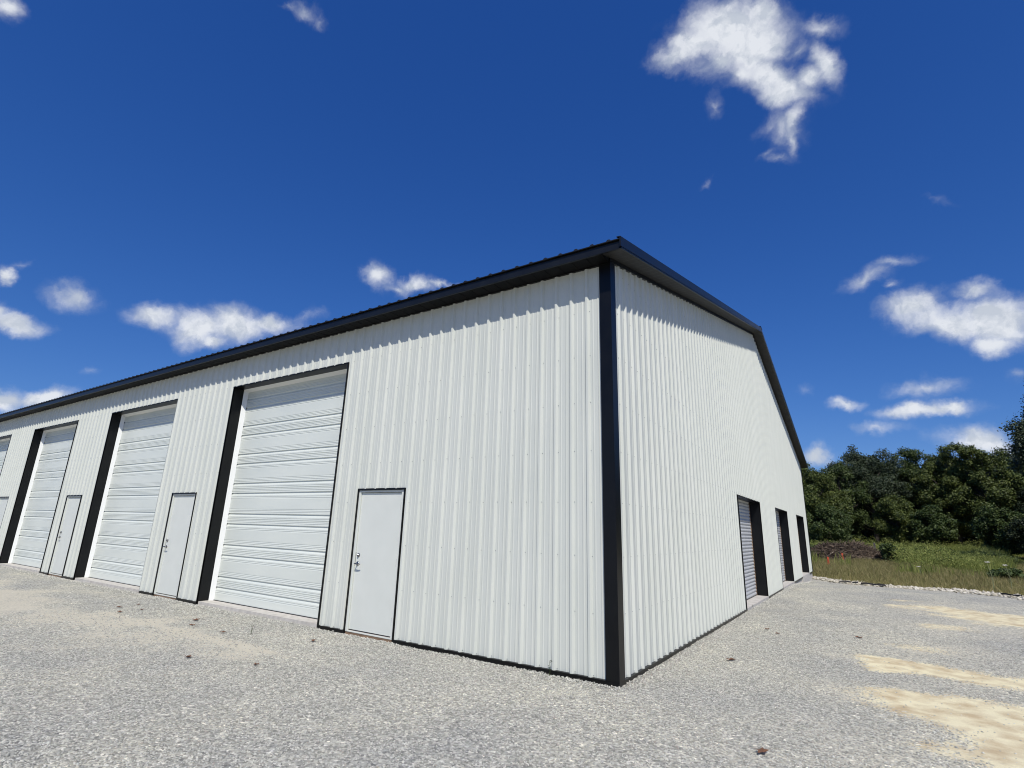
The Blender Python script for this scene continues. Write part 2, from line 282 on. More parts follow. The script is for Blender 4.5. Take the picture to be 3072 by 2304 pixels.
M_grass_dry = leaf_mat('dry_grass_blades', [(.30, .245, .10), (.20, .20, .06), (.42, .35, .17), (.17, .185, .055)], .3, .7)
M_grass_green = leaf_mat('green_weed_blades', [(.13, .17, .033), (.205, .25, .055), (.32, .33, .09), (.14, .18, .04)], .3, .7)
M_field = noisy(mat('field_soil_and_thatch', (.06, .065, .025), .95), (.13, .125, .045), (.24, .20, .10), 1.2, 8, bump=.5, bscale=14, bdist=.05)

# ------------------------------------------------------------------ terrain
def gz(x, y):
    x = np.asarray(x, float); y = np.asarray(y, float)
    z = -.05 - .30*sstep(15, 23.5, y) + .8*sstep(52, 88, y)
    return z
LOT = [(-70, -45), (40, -45), (40, 4), (22, 6), (13, 9.5), (8.6, 13), (6.9, 16), (6.35, 18.6), (6.1, 20.9), (5.3, 22.3), (4.2, 22.1), (3.1, 21.6), (2.3, 22.2), (1.2, 23.1), (.4, 23.9), (-.3, 24.9), (-70, 24.9)]
def inpoly(x, y, P):
    ins = np.zeros(x.shape, bool); n = len(P)
    for i in range(n):
        x1, y1 = P[i]; x2, y2 = P[(i+1) % n]
        if y1 == y2: continue
        c = ((y1 > y) != (y2 > y)) & (x < (x2-x1)*(y-y1)/(y2-y1)+x1); ins ^= c
    return ins
def sdist(x, y, P):
    d = np.full(x.shape, 1e9); n = len(P)
    for i in range(n):
        x1, y1 = P[i]; x2, y2 = P[(i+1) % n]; dx, dy = x2-x1, y2-y1; L2 = dx*dx+dy*dy+1e-9
        t = np.clip(((x-x1)*dx+(y-y1)*dy)/L2, 0, 1); d = np.minimum(d, np.hypot(x-x1-t*dx, y-y1-t*dy))
    return np.where(inpoly(x, y, P), d, -d)
SAND = [([(2.17, 3.75), (2.58, 3.75), (3.02, 3.73), (3.33, 3.6), (4.3, 3.5), (4.2, 2.75), (3.39, 2.95), (3.19, 2.83), (2.76, 2.94), (2.35, 2.86)], .22, 1.0),
        ([(2.05, 1.46), (2.45, 1.95), (2.97, 2.15), (4.2, 2.2), (4.6, -.6), (3.05, -.6), (2.99, -0.16), (2.8, .30), (2.58, .62), (2.3, 1.07)], .30, 1.0),
        ([(2.83, 11.5), (3.49, 12.0), (4.02, 12.0), (4.64, 11.8), (6.0, 11.3), (5.6, 8.7), (4.02, 9.2), (3.67, 9.9), (3.13, 10.7)], .5, .85),
        ([(3.04, 8.15), (3.61, 8.19), (3.75, 7.72), (3.16, 7.67)], .2, .6),
        ([(2.51, 5.0), (2.99, 5.27), (3.29, 5.08), (3.22, 4.73), (2.87, 4.71)], .2, .55),
        ([(2.81, 13.14), (3.66, 13.5), (3.61, 13.1), (2.87, 12.7)], .3, .6)]
DUST = [([(-17, -1.4), (-12.87, -1.16), (-8.79, -1.45), (-7.7, -1.15), (-4.9, -1.42), (-3.46, -1.6), (-4.37, -2.28), (-5.63, -2.58), (-7.31, -2.68), (-9.35, -3.1), (-17, -3.4)], .8, .66),
        ([(-8.9, -1.5), (-7.59, -1.44), (-6.25, -1.37), (-5.0, -1.36), (-3.74, -1.41), (-5.19, -1.60), (-6.78, -1.58)], .12, 1.0),
        ([(1.6, -1), (2.1, 4), (2.6, 8), (2.4, 14), (5, 14), (5, 8), (4.2, 2), (3.4, -1.4)], .9, .30)]
DUST += [(P_, .55, .62) for P_, _s, _t in SAND]
def cover_map(x, y, polys, seed):
    r = np.zeros(x.shape); w = (fbm(x*1.7+seed, y*1.7, 5)-.5)
    for P, soft, st in polys:
        soft = soft*1.55
        d = sdist(x, y, P) + w*soft*2.2 + (fbm(x*6+seed, y*6, 3)-.5)*soft*.6
        r = np.maximum(r, st*sstep(-soft*.6, soft*.9, d+.10))
    return r

def axis(a):
    v = []
    for x0, x1, st in a: v += list(np.arange(x0, x1-1e-6, st))
    v.append(a[-1][1]); return np.array(v)
def sheet(name, xs, ys, zf, m, keep=None, attrs=None):
    X, Y = np.meshgrid(xs, ys); nx = len(xs); Z = zf(X, Y)
    V = np.stack([X.ravel(), Y.ravel(), Z.ravel()], 1)
    i, j = np.meshgrid(np.arange(nx-1), np.arange(len(ys)-1)); a = (j*nx+i).ravel()
    F = np.stack([a, a+1, a+nx+1, a+nx], 1)
    if keep is not None:
        cx = (X[:-1, :-1]+X[1:, 1:]).ravel()/2; cy = (Y[:-1, :-1]+Y[1:, 1:]).ravel()/2
        F = F[keep(cx, cy)]
    used = np.unique(F); mp = np.zeros(len(V), np.int64); mp[used] = np.arange(len(used))
    V = V[used]; F = mp[F]
    at = {k_: f(V[:, 0], V[:, 1]) for k_, f in attrs.items()} if attrs else None
    return npmesh(name, V, F, m, attrs=at)
gx = axis([(-900, -120, 60), (-120, -40, 10), (-40, 60, 2.5), (60, 140, 10), (140, 900, 60)])
gy = axis([(-500, -60, 40), (-60, 10, 5), (10, 30, 1), (30, 110, 2.5), (110, 200, 10), (200, 1200, 60)])
def zfield(x, y):
    inside = sstep(-1.2, .3, sdist(x, y, LOT))
    bump = (fbm(x*.25, y*.25, 4)-.5)*.16*(1-inside)
    return gz(x, y) - .06*inside - .01 + bump
field = sheet('ground', gx, gy, zfield, M_field); tag(field, kind='structure')
xs = axis([(-70, -30, 1.0), (-30, -14, .4), (-14, -7, .1), (-7, 6.2, .07), (6.2, 40, .6)])
ys = axis([(-45, -6, 1.0), (-6, 6, .07), (6, 16, .12), (16, 24.9, .18)])
def zgrav(x, y):
    wall = np.maximum(sstep(.5, 0, np.where((x < .1), np.abs(y+.02), 9)), sstep(.4, 0, np.where(y > -.1, np.abs(x-.02), 9)))
    return gz(x, y) + (fbm(x*2.3, y*2.3, 4)-.5)*.022 + (fbm(x*9, y*9, 2)-.5)*.008 - .006*wall
lot = sheet('gravel_lot', xs, ys, zgrav, M_gravel,
            keep=lambda cx, cy: inpoly(cx, cy, LOT) & ~((cx < -.35) & (cy > .35)),
            attrs={'sand': lambda x, y: cover_map(x, y, SAND, 3.1), 'dust': lambda x, y: cover_map(x, y, DUST, 9.4)})
tag(lot, kind='structure')

# ------------------------------------------------------------------ loose stones (stuff)
OCT_F = np.array([(0, 2, 4), (2, 1, 4), (1, 3, 4), (3, 0, 4), (2, 0, 5), (1, 2, 5), (3, 1, 5), (0, 3, 5)])
OCT_V = np.array([(1, 0, 0), (-1, 0, 0), (0, 1, 0), (0, -1, 0), (0, 0, 1), (0, 0, -1)], float)
def stones(name, x, y, z, size, m, seed, flat=.65):
    rg = np.random.default_rng(seed); n = len(x)
    V = OCT_V[None]*(1+.45*(rg.random((n, 6, 1))-.5)) + (rg.random((n, 6, 3))-.5)*.5
    V[:, :, 2] *= flat
    V *= (size/2)[:, None, None]*np.stack([1+.5*(rg.random(n)-.3), 1+.4*(rg.random(n)-.5), np.ones(n)], 1)[:, None, :]
    th = rg.random(n)*6.283; ti = (rg.random(n)-.5)*1.1
    c, s = np.cos(th), np.sin(th); ct, st = np.cos(ti), np.sin(ti)
    X = V[:, :, 0]*ct[:, None]-V[:, :, 2]*st[:, None]; Z = V[:, :, 0]*st[:, None]+V[:, :, 2]*ct[:, None]; Y = V[:, :, 1]
    P = np.stack([X*c[:, None]-Y*s[:, None]+x[:, None], X*s[:, None]+Y*c[:, None]+y[:, None], Z+z[:, None]], 2)
    F = (OCT_F[None]+6*np.arange(n)[:, None, None]).reshape(-1, 3)
    return npmesh(name, P.reshape(-1, 3), F, m)
rg = np.random.default_rng(11)
def scatter(n, x0, x1, y0, y1, dens):
    x = rg.uniform(x0, x1, n); y = rg.uniform(y0, y1, n)
    k_ = (rg.random(n) < dens(x, y)) & ~((x < .02) & (y > -.03)) & inpoly(x, y, LOT)
    return x[k_], y[k_]
def dens_near(x, y):
    d = np.hypot(x-2.4, y+5.9)
    base = np.where(d < 7.5, 1, np.clip(1-(d-7.5)/7, .0, 1)**1.3)
    s = np.maximum(cover_map(x, y, SAND, 3.1)*1.05, cover_map(x, y, DUST, 9.4)*.6)
    back = (x*.78+2.7 > y+5.2+0*x)  # ground well behind the first metres is left to the sheet
    return base*(1-np.clip(s, 0, .97))*np.where(back & (d < 3.0), 0, 1)
x, y = scatter(360000, -9.5, 6.5, -6.5, 7.5, dens_near)
size = rg.uniform(.008, .021, len(x))*np.where(rg.random(len(x)) < .06, 1.5, 1)
d = np.hypot(x-2.4, y+5.9); size *= 1+.25*sstep(7, 14, d)
gs = stones('loose_gravel', x, y, zgrav(x, y)+size*.12, size, M_stone, 5)
tag(gs, kind='stuff', label='loose grey crushed gravel covering the yard', cat='gravel')
# coarser stones heaped against the wall bottoms
xa = rg.uniform(-24, .1, 14000); ya = -.03-np.abs(rg.normal(0, .10, 14000)); ya2 = rg.uniform(-.1, 22, 9000); xa2 = .03+np.abs(rg.normal(0, .10, 9000))
x = np.concatenate([xa, xa2]); y = np.concatenate([ya, ya2]); size = rg.uniform(.012, .030, len(x))
h = np.concatenate([np.clip(1+(ya+.03)/.2, 0, 1), np.clip(1-(xa2-.03)/.2, 0, 1)])*rg.random(len(x))*.012
hs = stones('wall_side_gravel', x, y, zgrav(x, y)+size*.15+h, size, M_stone, 6)
tag(hs, kind='stuff', label='coarser grey stones heaped along the foot of the walls', cat='gravel')
# pale quarry stone along the lot's far edge
edge = np.array(LOT[4:16]); seg = np.hypot(*np.diff(edge, axis=0).T); cum = np.concatenate([[0], np.cumsum(seg)])
n = 9000; t = rg.random(n)*cum[-1]; ex = np.interp(t, cum, edge[:, 0]); ey = np.interp(t, cum, edge[:, 1])
wob = (vnoise(t*1.4, t*0+3)-.5)*.5; spread = .2+.35*vnoise(t*.8, t*0+8)
x = ex+.12+wob*.3+rg.normal(0, 1, n)*spread*.9; y = ey+.15+wob+rg.normal(0, 1, n)*spread; size = rg.uniform(.04, .15, n)*np.where(rg.random(n) < .1, 1.6, 1)
rr = stones('edge_rubble', x, y, gz(x, y)+size*.1+.05*np.exp(-(y-ey)**2/.1)*rg.random(n), size, M_riprap, 8)
tag(rr, kind='stuff', label='pale limestone rubble along the far edge of the gravel lot', cat='rubble')

# ------------------------------------------------------------------ storage building
L_ = 35.6; WID = 24.384; EZ = 4.961; PEAK = EZ + .25*WID/2
B = empty('storage_building')
tag(B, 'long white ribbed steel storage building with black trim and black eaves', 'building')
PIT = .2286
def profile(centres, u0, u1):
    P = []
    for c in centres:
        P += [(c-.036, 0), (c-.013, .030), (c+.013, .030), (c+.036, 0)]
        for o_ in (PIT/3, 2*PIT/3): P += [(c+o_-.013, 0), (c+o_-.006, .004), (c+o_+.006, .004), (c+o_+.013, 0)]
    P.sort(); us = np.array([p[0] for p in P]); ds = np.array([p[1] for p in P])
    k_ = (us > u0) & (us < u1)
    return [(u0, float(np.interp(u0, us, ds)))]+[(float(a), float(b)) for a, b in zip(us[k_], ds[k_])]+[(u1, float(np.interp(u1, us, ds)))]
def wall(mb, centres, regions, to3, ztop=None):
    for u0, u1, z0, z1 in regions:
        pr = profile(centres, u0, u1)
        for (a, da), (b, db) in zip(pr[:-1], pr[1:]):
            za = z1 if z1 is not None else ztop(a); zb = z1 if z1 is not None else ztop(b)
            mb.quad(to3(a, da, z0), to3(b, db, z0), to3(b, db, zb), to3(a, da, za))
def screws(mb, to3, pts):
    for u, z in pts:
        n = len(mb.v); k_ = 6
        for r, dd in ((.0062, .0015), (.0038, .006)):
            for j in range(k_): t = j*math.pi/3; mb.v.append(to3(u+r*math.cos(t), dd, z+r*math.sin(t)))
        for j in range(k_): mb.f.append((n+j, n+(j+1) % k_, n+k_+(j+1) % k_, n+k_+j))
        mb.f.append(tuple(n+k_+j for j in range(k_)))
ROWS = [.022, .651, 1.265, 1.88, 2.495, 3.104, 3.718, 4.33]
# --- eave wall, y = 0, u = -x
cE = [.317+PIT*i for i in range(-2, 156)]
toE = lambda u, d_, z: (-u, -d_, z)
DOORK = 5; PW = 6.096
big = [(4.99+PW*i, 8.66+PW*i) for i in range(DOORK)]; per = [(3.34+PW*i, 4.37+PW*i) for i in range(DOORK)]
DT = 4.319; PT = 2.089
reg = [(0.122, per[0][0], 0, EZ)]
for i in range(DOORK):
    p0, p1 = per[i]; b0, b1 = big[i]
    reg += [(p0, p1, PT, EZ), (p1, b0, 0, EZ), (b0, b1, DT, EZ)]
    reg.append((b1, per[i+1][0] if i+1 < DOORK else L_-.122, 0, EZ))
mb = MB(); wall(mb, cE, reg, toE)
ew = mb.build('eave_wall', M_white, B)
pts = []
for c in cE:
    u = c-PIT+.19
    if u < .17 or u > L_-.2: continue
    for z in ROWS:
        if any(a-.02 < u < b+.02 for a, b in big) and z < DT+.02: continue
        if any(a-.02 < u < b+.02 for a, b in per) and z < PT+.02: continue
        pts.append((u+.002*math.sin(u*7), z+.004*math.sin(u*13)))
mb = MB(); screws(mb, toE, pts); s_ = mb.build('wall_screws', M_screw, ew); s_['kind'] = 'stuff'
# --- gable wall, x = 0, u = y
cG = [.0636+PIT*i for i in range(-1, 108)]
toG = lambda u, d_, z: (d_, u, z)
ztg = lambda u: EZ+.012+.25*(u if u < WID/2 else WID-u)
gd = [(7.34, 10.39), (13.44, 16.49), (19.52, 22.57)]; GT = 2.445
reg = []; u = 0.122
for a, b in gd:
    for s0, s1 in ((u, a),):
        if s0 < WID/2 < s1: reg += [(s0, WID/2, 0, None), (WID/2, s1, 0, None)]
        else: reg.append((s0, s1, 0, None))
    reg.append((a, b, GT, None)); u = b
reg.append((u, WID-.122, 0, None))
mb = MB(); wall(mb, cG, reg, toG, ztg)
gw = mb.build('gable_wall', M_white, B)
pts = []
for c in cG:
    u = c-.035
    if u < .2: continue
    for z in ROWS+[4.95, 5.56, 6.17, 6.78]:
        if z > ztg(u)-.1: continue
        if any(a-.02 < u < b+.02 for a, b in gd) and z < GT+.02: continue
        pts.append((u, z+.004*math.sin(u*13)))
mb = MB(); screws(mb, toG, pts); s_ = mb.build('wall_screws', M_screw, gw); s_['kind'] = 'stuff'
# --- hidden sides
mb = MB(); toL = lambda u, d_, z: (-L_-d_, u, z)
wall(mb, [.1+PIT*i for i in range(-1, 108)], [(0.02, WID/2, 0, None), (WID/2, WID-.02, 0, None)], toL, ztg); mb.build('far_gable_wall', M_white, B)
mb = MB(); toB = lambda u, d_, z: (-u, WID+d_, z)
wall(mb, cE, [(0.02, L_-.02, 0, EZ)], toB); mb.build('back_wall', M_white, B)
# --- slab
mb = MB(); mb.box(-L_+.03, -.012, .012, WID-.012, -.55, .004); mb.build('foundation_slab', M_conc, B)
# --- roof
OH = .30; ox0, ox1 = -L_-OH, OH
ze = 5.078   # roof sheet height at y=-OH
roof = MB()
rc = [.317+PIT*i for i in range(-4, 160)]
pr = profile(rc, -OH-.0, L_+OH)
yE, yR = -OH-.035, WID/2
zr = lambda y_: ze+.25*(y_+OH)
for (a, da), (b, db) in zip(pr[:-1], pr[1:]):
    for sgn in (0, 1):
        y0, y1 = (yE, yR) if not sgn else (WID-yE, yR)
        zz = zr(yE)
        roof.quad((-a, y0, zz+da*.75), (-b, y0, zz+db*.75), (-b, y1, zr(yR)+db*.75), (-a, y1, zr(yR)+da*.75))
        roof.quad((-a, y0, zz+da*.75), (-b, y0, zz+db*.75), (-b, y0, zz-.006), (-a, y0, zz-.006))
for sgn in (0, 1):   # underside
    y0 = yE if not sgn else WID-yE
    roof.quad((ox0, y0, zr(yE)-.006), (ox1, y0, zr(yE)-.006), (ox1, yR, zr(yR)-.006), (ox0, yR, zr(yR)-.006))
ro = roof.build('roof', M_roof, B)
# ridge cap
mb = MB()
for sgn in (-1, 1):
    mb.quad((ox0, yR, zr(yR)+.05), (ox1+.01, yR, zr(yR)+.05), (ox1+.01, yR+sgn*.22, zr(yR)-.0), (ox0, yR+sgn*.22, zr(yR)-.0))
mb.build('ridge_cap', M_fascia, ro)
# eave fascia (two-step: dark drip edge over a lighter fascia board)
for name, sy, y0 in (('eave_fascia', -1, -OH), ('back_fascia', 1, WID+OH)):
    mb = MB()
    f_ = lambda d_: y0+sy*d_
    prof = [(f_(0), 4.943), (f_(.004), 4.943), (f_(.006), 4.952), (f_(.006), 5.045), (f_(.001), 5.052), (f_(.001), 5.058), (f_(-.02), 5.058), (f_(-.02), 4.943)]
    mb.prism(prof, ox0, ox1-.004); fa = mb.build(name, M_fascia, B)
    mb = MB(); prof = [(f_(.002), 5.060), (f_(.030), 5.0585), (f_(.034), 5.0625), (f_(.034), 5.0715), (f_(-.01), 5.0715), (f_(-.01), 5.060)]
    mb.prism(prof, ox0, ox1-.004); mb.build('drip_edge', M_black, fa)
# eave soffit with grooves
for name, y0, y1 in (('eave_soffit', -OH+.02, -.0195), ('back_soffit', WID+.0195, WID+OH-.02)):
    mb = MB(); n = 170; e0, e1 = -L_-.019, .019
    for xe in (e0, e1):
        q = [(xe, y0, 4.950), (xe, y1, 4.950), (xe, y1, 5.018 if y0 < 0 else 4.952), (xe, y0, 4.952 if y0 < 0 else 5.018)]; mb.poly(q)
    for i in range(n):
        a = e0+(e1-e0)*i/n; b = e0+(e1-e0)*(i+1)/n
        mb.box(a, b-.012, y0, y1, 4.950, 4.958); mb.box(b-.012, b, y0, y1, 4.955, 4.958)
    mb.build(name, M_soffit, B)
# rake fascia and soffit, both gables
def rake(xa, sx, tagname):
    mbf, mbd, mbs, mbz = MB(), MB(), MB(), MB()
    for half in (0, 1):
        f = (lambda y_: .25*y_) if not half else (lambda y_: .25*(WID-y_))
        y0, y1 = (-OH-.036, WID/2) if not half else (WID/2, WID+OH+.036)
        g = lambda t: f(t)
        a0 = xa+sx*OH
        prof = [(a0, 5.042), (a0+sx*.005, 5.042), (a0+sx*.005, 5.175), (a0, 5.182), (a0-sx*.05, 5.186), (a0-sx*.05, 5.172), (a0-sx*.014, 5.172), (a0-sx*.014, 5.042)]
        mbf.prism(prof, y0, y1, 'y', g)
        prof = [(a0-sx*.03, 5.020), (a0-sx*.001, 5.020), (a0-sx*.001, 5.041), (a0-sx*.03, 5.041)]
        mbd.prism(prof, y0+.03 if not half else y0, y1 if not half else y1-.03, 'y', g)
        ys0, ys1 = (-OH+.0, WID/2) if not half else (WID/2, WID+OH)
        n = 62
        for i in range(n):
            ta = ys0+(ys1-ys0)*i/n; tb = ys0+(ys1-ys0)*(i+1)/n
            zb = lambda tt: 5.022+f(tt)
            xi, xo = xa+sx*.02, a0-sx*.016
            mbs.quad((xi, ta, zb(ta)), (xo, ta, zb(ta)), (xo, tb-.012, zb(tb-.012)), (xi, tb-.012, zb(tb-.012)))
            mbs.quad((xi, tb-.012, zb(tb)+.006), (xo, tb-.012, zb(tb)+.006), (xo, tb, zb(tb)+.006), (xi, tb, zb(tb)+.006))
        # frieze trim hiding the wall's cut top
        z0, z1 = (0.0, WID/2) if not half else (WID/2, WID)
        mbz.prism([(xa+sx*.001, 4.962), (xa+sx*.037, 4.962), (xa+sx*.037, 5.030), (xa+sx*.001, 5.030)], z0, z1, 'y', g)
    r_ = mbf.build('rake_trim', M_fascia, B); mbd.build('drip_edge', M_black, r_)
    mbs.build('rake_soffit', M_rakesoffit, B); mbz.build('frieze_trim', M_black, B)
rake(0, 1, 'near'); rake(-L_, -1, 'far')
mb = MB(); mb.box(-L_, 0, -.036, -.001, 4.940, 4.9495); mb.build('eave_frieze_trim', M_black, B)
# --- corner trims
def corner(cx, sx, cy, sy):
    mb = MB(); a, t = .124, .034
    # front leg (faces -y or +y) and side leg, small hems
    X = lambda v_: cx+sx*v_; Y = lambda v_: cy+sy*v_
    P = [(t, t), (-a, t), (-a, .003), (-a+.012, .003), (-a+.012, t-.003), (t-.003, t-.003), (t-.003, -a+.012), (.003, -a+.012), (.003, -a), (t, -a)]
    P3 = [(X(p[0]), Y(p[1])) for p in P]
    n = len(mb.v); m = len(P3)
    for z in (-.045, EZ+.07 if True else 0):
        for p in P3: mb.v.append((p[0], p[1], z))
    for i in range(m): j = (i+1) % m; mb.f.append((n+i, n+j, n+m+j, n+m+i))
    mb.box(min(X(-.12), X(.0)), max(X(-.12), X(.0)), min(Y(0.006), Y(.020)), max(Y(0.006), Y(.020)), -.04, EZ-.02)
    mb.build('corner_trim', M_black, B)
corner(0, 1, 0, -1); corner(0, 1, WID, 1); corner(-L_, -1, 0, -1); corner(-L_, -1, WID, 1)
# --- base trims
def base_e(u0, u1):
    mb = MB(); mb.prism([(-.002, -.052), (-.026, -.052), (-.028, -.006), (-.034, -.003), (-.034, .001), (-.002, .004)], -u1, -u0); return mb.build('base_trim', M_black, B)
def base_g(u0, u1):
    mb = MB(); mb.prism([(.002, -.052), (.026, -.052), (.028, -.006), (.034, -.003), (.034, .001), (.002, .004)], u0, u1, 'y'); return mb.build('base_trim', M_black, B)
base_e(-.03, per[0][0])
for i in range(DOORK):
    base_e(per[i][1], big[i][0]); base_e(big[i][1], per[i+1][0] if i+1 < DOORK else L_)
base_g(-.026, gd[0][0]); base_g(gd[0][1], gd[1][0]); base_g(gd[1][1], gd[2][0]); base_g(gd[2][1], WID+.03)
# timber skirt behind gaps of the base trim
mb = MB(); mb.box(-3.33, -.03, -.014, -.003, -.14, -.05); mb.build('skirt_board', M_wood, B)

# --- overhead doors
def curtain_profile(z0, z1):
    P = [(z0, 0.0)]
    gro = []
    for i in range(0, 9): gro += [.452-.61+.61*i, .251+.61*i]
    for g_ in sorted(gro):
        if g_ < z0+.03 or g_ > z1-.03: continue
        P += [(g_-.044, 0), (g_-.011, .017), (g_+.011, .017), (g_+.013, 0)]
        for o_ in (-.098, -.070, .042, .070, .098):
            P += [(g_+o_-.013, 0), (g_+o_-.003, .005), (g_+o_+.003, .005), (g_+o_+.004, 0)]
    P.append((z1, 0)); P.sort(); return P
cp = curtain_profile(.012, DT-.045)
JD = .205; CD = .285
def overhead(u0, u1):
    x0, x1 = -u1, -u0
    root = MB()
    for (za, da), (zb, db) in zip(cp[:-1], cp[1:]):
        root.quad((x0+.05, CD+da, za), (x1-.05, CD+da, za), (x1-.05, CD+db, zb), (x0+.05, CD+db, zb))
    d_ = root.build('overhead_door', M_curtain, B)
    d_['label'] = 'white sectional overhead door with pairs of horizontal grooves'
    mb = MB(); e_ = .020  # thin black face edge plus deep return
    for xa, s in ((x0, 1), (x1, -1)):
        mb.quad((xa+s*.004, -.024, -.05), (xa+s*.004, JD, -.05), (xa+s*.004, JD, DT-.004), (xa+s*.004, -.024, DT-.004))
        mb.box(min(xa-s*.014, xa+s*.004), max(xa-s*.014, xa+s*.004), -.026, -.002, -.05, DT+.014)
    mb.quad((x0, -.024, DT-.004), (x1, -.024, DT-.004), (x1, JD, DT-.004), (x0, JD, DT-.004))
    mb.box(x0-.014, x1+.014, -.0265, -.0025, DT-.004, DT+.014)
    mb.build('door_trim', M_black, d_)
    mb = MB()
    w, zc = .062, DT-.055
    mb.quad((x0+.004, JD, 0), (x0+w, CD, 0), (x0+w, CD, zc), (x0+.004, JD, DT-.004))
    mb.quad((x1-.004, JD, 0), (x1-w, CD, 0), (x1-w, CD, zc), (x1-.004, JD, DT-.004))
    mb.quad((x0+.004, JD, DT-.004), (x1-.004, JD, DT-.004), (x1-w, CD, zc), (x0+w, CD, zc))
    mb.build('weather_seal', M_seal, d_)
    mb = MB(); mb.box(x0+.055, x1-.055, CD-.012, CD+.02, .0045, .017); mb.build('bottom_seal', M_dark, d_)
for a, b in big: overhead(a, b)
# --- person doors
def person(u0, u1, k):
    x0, x1 = -u1, -u0
    mb = MB(); fr = .045
    sx0, sx1, zt = x0+.055, x1-.075, 2.03
    mb.box(sx0, sx1, .022, .055, .018, zt); d_ = mb.build('entry_door', M_pdoor, B, bevel=.003)
    d_['label'] = 'plain pale grey steel entry door with lever and deadbolt'
    mb = MB()
    mb.box(x0+.012, sx0-.004, -.004, .09, .0, PT-.02); mb.box(sx1+.004, x1-.012, -.004, .09, .0, PT-.02)
    mb.box(sx0-.004, sx1+.004, -.004, .09, zt+.006, PT-.022); mb.build('door_frame', M_pdoor, d_, bevel=.002)
    mb = MB(); t = .020
    mb.box(x0-.006, x0+.012, -.026, .02, -.05, PT+.008); mb.box(x1-.012, x1+.006, -.026, .02, -.05, PT+.008)
    mb.box(x0+.012, x1-.012, -.026, .02, PT-.020, PT+.008); mb.build('door_trim', M_black, d_)
    mb = MB(); mb.box(x0+.0125, x1-.0125, -.002, .05, -.014, .0); mb.build('threshold', M_pdoor, d_)
    mb = MB(); mb.box(x0+.0125, x1-.0125, .003, .03, -.13, -.015); mb.build('sill_board', M_wood, d_)
    mb = MB(); mb.box(sx0, sx1, .024, .05, .006, .0175); mb.build('door_sweep', M_dark, d_)
    # hinges
    for z in (1.828, 1.013, .213):
        mb = MB(); mb.box(sx1-.012, sx1+.006, .012, .0215, z-.055, z+.055); mb.tube([(sx1+.001, .010, z-.057), (sx1+.001, .010, z+.057)], [.0075, .0075], 8)
        mb.build('hinge', M_dark, d_)
    hx = sx0+.062
    mb = MB(); mb.disc((hx, .0215, 1.081), .030, (0, -1, 0), .010, 20); mb.disc((hx, .012, 1.081), .020, (0, -1, 0), .020, 16); mb.box(hx-.004, hx+.004, -.009, -.008, 1.073, 1.089)
    mb.build('deadbolt', M_metal, d_, smooth=False)
    mb = MB(); mb.disc((hx, .0215, .956), .032, (0, -1, 0), .012, 20)
    mb.tube([(hx, .01, .956), (hx, -.045, .956)], [.011, .010], 10)
    mb.tube([(hx-.006, -.045, .957), (hx+.03, -.048, .956), (hx+.075, -.046, .952), (hx+.115, -.040, .950)], [.010, .010, .0085, .007], 10)
    mb.build('lever_handle', M_metal, d_, smooth=True)
    mb = MB(); mb.box(sx0-.0035, sx0+.004, .0195, .0218, .92, 1.12); mb.build('latch_plate', M_metal, d_)
for i, (a, b) in enumerate(per): person(a, b, i)
# --- roll-up doors in the gable
def rollup(y0, y1):
    JX, CX = -.245, -.275
    mb = MB(); per_ = .085; n = int((GT-.02)/per_*8)
    zs = np.linspace(.02, GT-.005, n+1)
    pr_ = [(z, .026*abs(math.sin(math.pi*((z-.02)/per_)))**.7) for z in zs]
    for (za, da), (zb, db) in zip(pr_[:-1], pr_[1:]):
        mb.quad((CX+da, y0+.03, za), (CX+da, y1-.05, za), (CX+db, y1-.05, zb), (CX+db, y0+.03, zb))
    d_ = mb.build('roll_up_door', M_slat, B)
    d_['label'] = 'grey white corrugated roll up door in a deep black opening'
    mb = MB()
    for ya, s in ((y0, 1), (y1, -1)):
        mb.quad((.024, ya+s*.004, -.05), (JX, ya+s*.004, -.05), (JX, ya+s*.004, GT), (.024, ya+s*.004, GT))
        mb.box(.002, .026, min(ya-s*.014, ya+s*.004), max(ya-s*.014, ya+s*.004), -.05, GT+.014)
    mb.quad((.024, y0, GT-.004), (JX, y0, GT-.004), (JX, y1, GT-.004), (.024, y1, GT-.004)); mb.box(.0025, .0265, y0-.014, y1+.014, GT-.004, GT+.014)
    mb.build('door_trim', M_black, d_)
    mb = MB(); mb.box(CX-.03, JX, y1-.05, y1-.012, .0045, GT-.01); mb.build('timber_jamb', M_wood, d_)
    mb = MB(); mb.box(CX-.03, JX, y0+.012, y0+.05, .0045, GT-.01); mb.build('timber_jamb', M_wood, d_)
    mb = MB(); mb.box(CX-.02, CX+.02, y0+.03, y1-.05, .0045, .03); mb.build('bottom_bar', M_dark, d_)
    mb = MB(); mb.box(-.3, .03, y0+.006, y1-.006, -.6, .012); mb.build('concrete_sill', M_conc, d_)
for a, b in gd: rollup(a, b)

